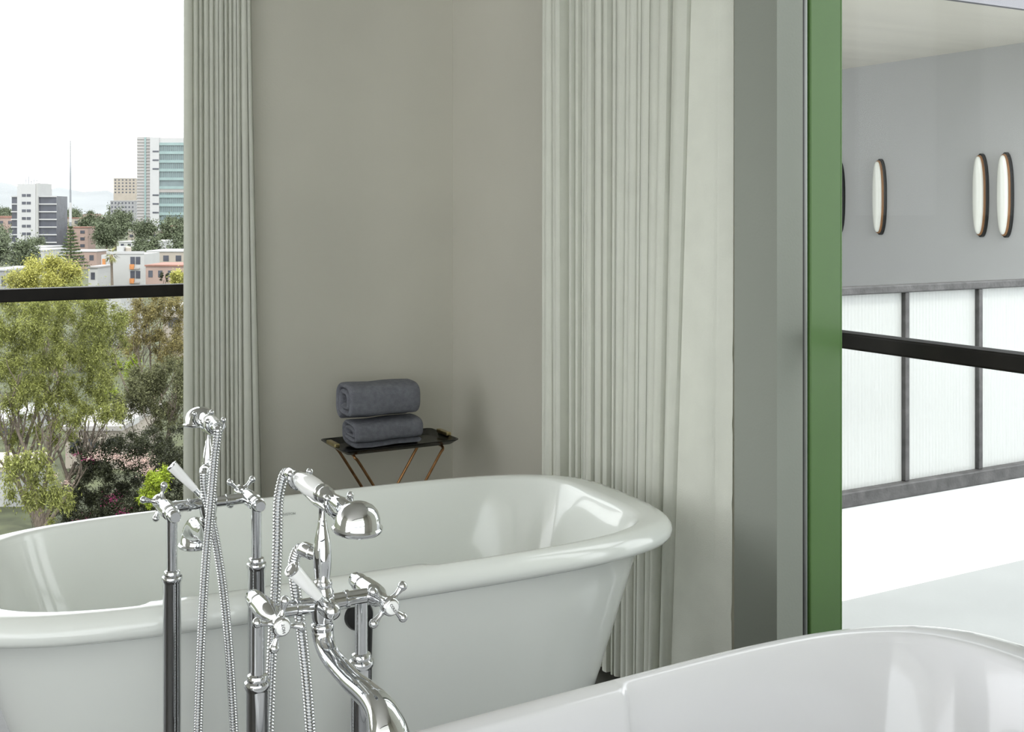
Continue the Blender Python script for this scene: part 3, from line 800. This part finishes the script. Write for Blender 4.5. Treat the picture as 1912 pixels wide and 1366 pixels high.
tree('bright_shrub', 'bright lime green round shrub in front of the dark hedge', 'shrub', 292, 46, 970,
     [(294, 900, 30, 30, 20, 9), (280, 928, 22, 18, 8, 8)], M['leaf_bright'], 12000, (.085, .05), None, 9, droop=.1)
tree('garden_bush', 'mid green garden bush behind the grey green tree', 'bush', 212, 78, 900,
     [(205, 745, 28, 22, 8, 13), (240, 690, 26, 30, 8, 13)], M['leaf_bright'], 6000, (.14, .07), None, 10, droop=.1)
tree('slender_cypress', 'slender dark cypress standing before the garden bush', 'tree', 206, 74, 900,
     [(206, 735, 4, 26, 10, 4)], M['leaf_dark'], 2500, (.10, .05), [(0, 1, 2.0, .06, 0)], 12, droop=-.5)

# --- houses
def part(root, name, m, lo, hi, parent=None):
    return MB().box(lo, hi).build(name, m, parent or root, smooth=False)
def house(label, px0, px1, py0, py1, depth, dp, wall, roof=None, cols=2, rows_=1, cat='house', name='house', group=None, hip=0.0, win=True):
    s = depth / F; wd = (px1 - px0) * s
    zb, zt_ = GZ, zat(py0, depth)
    t = thing(name, label, cat, D((px0+px1)/2, depth, zb), RZ, group)
    h_ = zt_ - zb
    part(t, 'walls', M[wall], (-wd/2, 0, 0), (wd/2, dp, h_))
    if roof:
        if hip > 0:
            e = .25
            MB().add([(-wd/2-e, -e, h_), (wd/2+e, -e, h_), (wd/2+e, dp+e, h_), (-wd/2-e, dp+e, h_), (-wd/4, dp/2, h_+hip), (wd/4, dp/2, h_+hip)],
                     [(0,1,5,4), (1,2,5), (2,3,4,5), (3,0,4), (3,2,1,0)]).build('roof', M[roof], t, smooth=False)
        else:
            part(t, 'roof', M[roof], (-wd/2-.15, -.15, h_), (wd/2+.15, dp+.15, h_+.25))
    if win:
        for r_ in range(rows_):
            for c_ in range(cols):
                wx = -wd/2 + wd * (c_ + .5) / cols; ww = wd / cols * .22
                vis = h_ - max(0, zat(py1, depth) - zb); wz = h_ - vis + vis * (r_ + .5) / rows_; wh = vis / rows_ * .22
                MB().box((wx-ww, -.06, wz-wh), (wx+ww, .05, wz+wh)).build('window', M['dark_glass'], t, smooth=False)
    return t
h1 = house('low cream house roof with a white chimney block behind the hedge', 122, 225, 803, 860, 62, 7, 'cream_wall', 'rose_slab', 3, 1)
part(h1, 'chimney', M['white_wall'], (.85, 1.0, zat(803,62)-h1.location.z), (1.75, 2.4, zat(791,62)-h1.location.z))
house('white garden wall building at the far left edge behind the shrub', -60, 42, 880, 955, 54, 3, 'white_wall', 'cream_wall', 1, 1, win=False)
house('pale house glimpsed behind the loose tree stems, far left', -40, 30, 790, 870, 70, 6, 'white_wall', 'white_slab', 2, 1)
house('white house with red tiled roof seen between the two tree crowns', 160, 290, 662, 715, 122, 8, 'white_wall', 'terracotta', 4, 1, hip=1.2)
house('small white gabled house directly under the rail between two trees', 199, 226, 552, 600, 120, 7, 'white_wall', 'white_slab', 1, 1, win=False)
house('pale terrace house behind the bronze tree trunks', 304, 420, 580, 680, 110, 9, 'cream_wall', 'white_slab', 3, 2)

# apartment block with brick balconies
dA = 205
s = dA / F
t = thing('apartment_block', 'white apartment block with orange brick balconies above the rail, behind the palm', 'building', D(229, dA, GZ), RZ)
hA = zat(474, dA) - GZ
part(t, 'walls', M['white_wall'], (-30*s, 0, 0), (40*s, 9, hA))
part(t, 'side_wing', M['white_slab'], (-42*s, .6, 0), (-30*s, 8, hA*.97))
part(t, 'parapet', M['white_slab'], (-30*s, -.1, hA), (40*s, .2, hA+.5))
MB().lathe([(.1, 0), (.55, 0), (.55, 1.0), (.3, 1.25), (.1, 1.3)], (0, 3, hA), (0, 0, 1), 14).build('water_tank', M['cream_wall'], t)
part(t, 'stair_house', M['white_wall'], (-18*s, 2, hA), (-6*s, 5, hA+1.3))
for k in range(3):
    z0_ = hA - 2.6 - k*2.55
    for x_ in (243, 253):
        p_ = part(t, 'window', M['dark_glass'], ((x_-229+.5)*s, -.05, z0_+.75), ((x_-229+9)*s, .05, z0_+2.1))
    b_ = part(t, 'balcony', M['orange'], (14*s, -.35, z0_-.15), (22*s, .0, z0_+.75))
    part(t, 'balcony', M['rose_slab'], (22*s, -.25, z0_-.15), (32*s, .0, z0_+.12))
    part(t, 'window', M['orange'], (-40*s, .52, z0_+.5), (-34*s, .62, z0_+1.7))

# narrow white tower with dark wings
dW = 360; s = dW / F
t = thing('office_tower', 'narrow white tower with dark glazed wings at the far left', 'building', D(62, dW, GZ), RZ)
hw_, hc = zat(366, dW) - GZ, zat(343, dW) - GZ
part(t, 'core', M['white_slab'], (-27*s, -1.2, 0), (7*s, 10, hc))
part(t, 'core_fin', M['white_wall'], (7*s, -.9, 0), (11*s, 10, hc+.2))
part(t, 'left_wing', M['dark_glass'], (-40*s, 0, 0), (-27*s, 9, hw_))
part(t, 'right_wing', M['dark_glass'], (11*s, 0, 0), (43*s, 9, hw_))
for k in range(9):
    z_ = hw_ - k * 14.3 * s
    part(t, 'floor_slab', M['white_slab'], (-41*s, -.35, z_-.28), (-27*s, 0, z_+.1))
    part(t, 'floor_slab', M['white_slab'], (11*s, -.35, z_-.28), (44*s, 0, z_+.1))
    if k < 8:
        for x_ in (-18, -9):
            part(t, 'window', M['dark_glass'], ((x_)*s, -1.27, z_-.2), ((x_+7.5)*s, -1.1, z_+.65))
for i in range(7):
    x_ = (-24 + i*5.2) * s
    MB().tube([(x_, 2, hc), (x_, 2, hc + 1.0 + .7*(i % 3))], .12, 6).build('antenna', M['mast'], t)
part(t, 'roof_rail', M['mast'], (-25*s, 1.9, hc+.9), (8*s, 2.05, hc+1.05))

# tall teal tower
dT = 550; s = dT / F
t = thing('office_tower', 'tall white and teal glazed office tower beside the curtain', 'building', D(300, dT, GZ), RZ)
z450, hT = 0, zat(255, dT) - GZ
part(t, 'side_block', M['rose_slab'], (-48*s, 3, 0), (-18*s, 22, zat(255, dT)-GZ))
part(t, 'teal_strip', M['teal'], (-34*s, 2.7, 0), (-30.5*s, 3.1, hT))
part(t, 'white_panel', M['white_slab'], (-20*s, 0, 0), (-3*s, 20, zat(256, dT)-GZ))
part(t, 'glass_block', M['teal_dark'], (-3*s, .8, 0), (58*s, 20, zat(266, dT)-GZ))
part(t, 'roof_band', M['white_slab'], (-3*s, .5, zat(266, dT)-GZ), (58*s, 20, zat(257, dT)-GZ))
for k in range(11):
    zz = zat(266 + k*16.3, dT) - GZ
    if zz < .5: break
    part(t, 'teal_band', M['teal'], (-3*s, .35, zz-1.35), (58*s, .8, zz))
    if k not in (4,):
        mb = MB()
        for j in range(16): mb.box(((-1 + j*3.7)*s, .62, zz-4.2), ((-.4 + j*3.7)*s, .8, zz-1.35))
        o = mb.build('window_bars', M['teal'], t, smooth=False); o['kind'] = 'stuff'
    else:
        part(t, 'open_floor', M['rose_slab'], (-3*s, .5, zz-7.2), (58*s, .79, zz-4.6))
    if k in (1, 2, 3, 6, 7, 8):
        part(t, 'dark_slot', M['dark_glass'], (-15*s, -.15, zz-.4), (-3.5*s, .05, zz+.3))
for k in range(34):
    zz = hT - .8 - k*1.5
    if zz < 0: break
    part(t, 'ledge', M['white_slab'], (-48.5*s, 2.75, zz-.22), (-18*s, 3.02, zz+.1))

# mast
dM = 500; s = dM/F
t = thing('radio_mast', 'thin tall grey radio mast rising above the city', 'mast', D(131.5, dM, GZ), RZ)
MB().tube([(0, 0, 0), (0, 0, zat(330, dM)-GZ), (0, 0, zat(262, dM)-GZ)], [.55, .40, .18], 8).build('pole', M['mast'], t)
MB().tube([(0, 0, zat(415, dM)-GZ), (0, 0, zat(378, dM)-GZ)], .62, 8).build('lower_tube', M['white_slab'], t)

# mid-distance buildings
house('beige five storey block left of the teal tower, far off', 212, 253, 333, 362, 900, 20, 'cream_wall', 'white_slab', 6, 5, cat='building', name='distant_block')
house('pale grey block with long window rows in front of the far beige block', 206, 251, 375, 398, 700, 18, 'grey_wall', 'white_slab', 7, 3, cat='building', name='distant_block')
house('white flat roofed house left of the yellow tree crown', 22, 82, 468, 510, 240, 12, 'white_wall', 'white_slab', 3, 2)
house('lilac walled house at the left edge above the rail', -20, 16, 505, 545, 170, 10, 'grey_wall', 'white_slab', 2, 1)
house('long white canopy building with vaulted roof below the teal tower', 222, 300, 452, 462, 330, 20, 'white_wall', 'white_slab', 6, 1, name='canopy_hall')
house('cream house with two dark windows right of the apartment block', 275, 345, 470, 494, 230, 12, 'cream_wall', 'white_slab', 3, 1)
house('rose walled house under the cream house, right of the apartment block', 272, 345, 497, 525, 190, 10, 'pink_wall', 'terracotta', 4, 1)
house('white house with roof terrace in front of the left tower base', 40, 84, 462, 480, 300, 12, 'white_wall', 'white_slab', 3, 1)
house('pale pink house behind the conifer', 108, 180, 470, 492, 280, 12, 'pink_wall', 'white_slab', 4, 1)
house('white garage between yellow crown and apartment block', 165, 182, 500, 530, 195, 7, 'white_wall', 'rose_slab', 1, 1)

rnd = random.Random(21)
ORD = ['first', 'second', 'third', 'fourth', 'fifth', 'sixth', 'seventh', 'eighth', 'ninth', 'tenth', 'eleventh', 'twelfth', 'thirteenth', 'fourteenth', 'fifteenth']
taken = [(285, 75, 4), (285, 56, 4), (335, 150, 6), (62, 362, 14), (300, 555, 30), (232, 905, 22), (228, 705, 22), (129, 1510, 40), (131, 500, 6), (52, 245, 14), (311, 232, 14), (311, 192, 14), (262, 335, 20), (62, 302, 12), (145, 282, 14), (229, 208, 12), (176, 203, 8), (0, 173, 10)]
def free(px, depth, rad):
    q = D(px, depth)
    for p2, d2, r2 in taken:
        if (D(p2, d2) - q).length < rad + r2: return False
    taken.append((px, depth, rad)); return True
protos = {}
bands = (('nearest', (360, 430, 480)), ('second nearest', (540, 620, 700)), ('middle', (780, 880, 980)), ('second farthest', (1100, 1250, 1450)), ('farthest', (1700, 2000, 2400)))
hcol = ['white', 'cream', 'terracotta roofed rose', 'white', 'grey', 'terracotta roofed cream']
for bname, deps in bands:
    got = []
    for _ in range(60):
        if len(got) >= 11: break
        px, depth = rnd.uniform(-25, 350), rnd.choice(deps)
        if 249 < px < 350 and depth > 540: continue
        if free(px, depth, 12 + depth*.004): got.append((px, depth))
    for i, (px, depth) in enumerate(sorted(got)):
        key = rnd.randrange(6)
        if key not in protos:
            wl = ['white_wall', 'cream_wall', 'pink_wall', 'white_wall', 'grey_wall', 'cream_wall'][key]
            t = thing('distant_house', '', 'house', (0, 0, GZ), RZ, 'small houses across the city')
            w_, hh = 6 + key*.9, 4.5 + (key % 3) * 2.2
            part(t, 'walls', M[wl], (-w_, -5, 0), (w_, 5, hh))
            part(t, 'roof', M['terracotta' if key in (2, 5) else 'white_slab'], (-w_-.2, -5.2, hh), (w_+.2, 5.2, hh+.4))
            for r_ in range(int(hh // 2.8)):
                for c_ in range(4):
                    x_ = -w_ + (c_ + .5) * w_ / 2
                    part(t, 'window', M['dark_glass'], (x_-.8, -5.1, 1.0 + r_*2.8), (x_+.8, -4.95, 2.2 + r_*2.8))
            protos[key] = t; o = t
        else:
            o = copy_tree(protos[key])
        o.location = D(px, depth, GZ)
        o.rotation_euler = (0, 0, RZ + rnd.uniform(-.25, .25))
        o.scale = (1, 1, rnd.uniform(.9, 1.35))
        o['label'] = f'small {hcol[key]} house, {ORD[i]} from left in the {bname} band of city houses'

# city trees
tprotos = []
for k in range(3):
    t = thing('city_tree', '', 'tree', (0, 0, GZ), 0, 'street trees across the city')
    c_, r_ = clumps((0, 0, 5.6), (4.8, 4.8, 3.6), 20, 2.0, 50 + k)
    leaf_obj('foliage', leaf_cloud(c_, r_, 6000, (.62, .38), seed=60 + k, fill=.5), M['leaf_city'], t)
    MB().tube([(0, 0, 0), (.2, 0, 2.5), (0, .2, 5)], [.35, .28, .15], 7).build('trunk', M['bark'], t)
    tprotos.append([t, False])
tb = (('near', (225, 260, 300, 330), .8, 9), ('middle', (390, 420, 450, 520), 1.15, 16), ('distant', (600, 680, 760), 1.3, 14), ('farthest', (1000, 1200, 1400, 1800), 1.7, 14))
for bname, deps, sc0, want in tb:
    got = []
    for _ in range(220):
        if len(got) >= want: break
        px, depth = rnd.uniform(-20, 345), rnd.choice(deps)
        if 250 < px and depth > 540: continue
        if free(px, depth, 6.2 * sc0): got.append((px, depth))
    for i, (px, depth) in enumerate(sorted(got)):
        pr_ = tprotos[rnd.randrange(3)]
        if not pr_[1]: o = pr_[0]; pr_[1] = True
        else: o = copy_tree(pr_[0])
        sc_ = sc0 * rnd.uniform(.9, 1.15)
        o.location = D(px, depth, GZ); o.rotation_euler = (0, 0, rnd.uniform(0, 6.28)); o.scale = (sc_, sc_, sc_ * rnd.uniform(.85, 1.2))
        o['label'] = f'dark green city tree, {ORD[i] if i < 15 else "last"} from left among the {bname} trees'

# the city goes on behind the curtain and beyond the frame's left edge
for lo, hi, n in ((352, 620, 34), (-260, -30, 28)):
    for _ in range(n):
        px, depth = rnd.uniform(lo, hi), rnd.choice((150, 190, 240, 320, 420, 560, 760, 1000))
        m_ = 13 * F / depth
        if not (px - m_ > 350 or px + m_ < -12) or not free(px, depth, 15): continue
        o = copy_tree(protos[rnd.choice(sorted(protos))]); o.location = D(px, depth, GZ); o.rotation_euler = (0, 0, RZ + rnd.uniform(-.3, .3))
        o['label'] = 'distant city house outside the window view'; o['group'] = 'houses outside the window view'
    for _ in range(n):
        px, depth = rnd.uniform(lo, hi), rnd.choice((60, 80, 105, 130, 200, 280, 380, 500))
        m_ = 8 * F / depth
        if not (px - m_ > 350 or px + m_ < -12) or not free(px, depth, 8): continue
        o = copy_tree(tprotos[rnd.randrange(3)][0]); o.location = D(px, depth, GZ); sc_ = rnd.uniform(.85, 1.3); o.scale = (sc_, sc_, sc_)
        o['label'] = 'leafy tree outside the window view'; o['group'] = 'trees outside the window view'

# conifer and palm
dC = 190; s = dC / F
t = thing('conifer', 'dark tiered conifer with a pointed top above the yellow crown', 'tree', D(132, dC, GZ), RZ)
ht = zat(424, dC) - GZ
MB().tube([(0, 0, 0), (0, 0, ht)], [.28, .05], 8).build('trunk', M['bark'], t)
cs, rr = [], []
for k in range(13):
    f_ = k / 12; z_ = lerp(ht*.42, ht - .2, f_); R_ = lerp(3.1, .25, f_ ** .8)
    for j in range(9):
        a = j * .698 + k * .4
        for q_ in (.45, .85):
            cs.append((R_*q_*math.cos(a), R_*q_*math.sin(a), z_ + .25*q_)); rr.append((.2 + R_*.12, .2 + R_*.12, .16))
leaf_obj('foliage', leaf_cloud(cs, rr, 7000, (.34, .10), seed=31), mat('conifer_leaf', (.07, .095, .035), .7, var=.5, scale=.5, island=.5), t)
dP = 170; s = dP / F
t = thing('palm_tree', 'slim fan palm with a shaggy head in front of the white apartment block', 'tree', D(208, dP, GZ), RZ)
hp_ = zat(475, dP) - GZ
MB().tube([(.2, 0, 0), (.1, 0, hp_*.5), (0, 0, hp_)], [.26, .2, .17], 8).build('trunk', M['bark'], t)
mb = MB(); rp = random.Random(9)
for k in range(42):
    a = rp.uniform(0, 6.28); el = rp.uniform(-.9, 1.2); R_ = rp.uniform(1.0, 1.5)
    d_ = Vector((math.cos(a)*math.cos(el), math.sin(a)*math.cos(el), math.sin(el)))
    sd = d_.cross(Vector((0, 0, 1))).normalized()
    c0 = Vector((0, 0, hp_))
    for j in range(-3, 4):
        e_ = (d_ + sd * j * .17).normalized()
        p1_ = c0 + d_ * R_*.5; p2_ = c0 + d_*R_*.5 + e_ * R_*.62 + Vector((0, 0, -.18*abs(j)*.5 - .1))
        w_ = sd * .05
        mb.add([p1_ - w_, p1_ + w_, p2_], [(0, 1, 2)])
o = mb.build('frond', mat('palm_leaf', (.20, .20, .075), .6, var=.5, scale=1, island=.6), t, smooth=False); o['kind'] = 'stuff'
mb = MB()
for k in range(40):
    a = rp.uniform(0, 6.28); r_ = rp.uniform(.1, .34)
    mb.tube([(r_*math.cos(a)*.6, r_*math.sin(a)*.6, hp_ - .1), (r_*math.cos(a), r_*math.sin(a), hp_ - rp.uniform(.7, 1.6))], [.05, .015], 4)
o = mb.build('dry_skirt', mat('dry_frond', (.32, .22, .13), .9, var=.3), t, smooth=False); o['kind'] = 'stuff'
for px, wl in ((312, 'middle'), (302, 'left'), (322, 'right')):
    tree('slender_cypress', wl + ' one of three slim dark cypresses by the rose walled house', 'tree', px, 185, 530, [(px, 516, 2.5, 10, 7, 2.2)], M['leaf_dark'], 900, (.22, .1), [(0, 1, 3, .12, 0)], 70 + px, 'slim cypresses by the rose house', droop=-.5)
tree('roadside_tree', 'yellow green tree beside the curtain just above the rail', 'tree', 335, 150, 560, [(330, 520, 22, 18, 8, 9)], M['leaf_yellow'], 5000, (.28, .13), [(0, 1, 3, .12, 1)], 81)
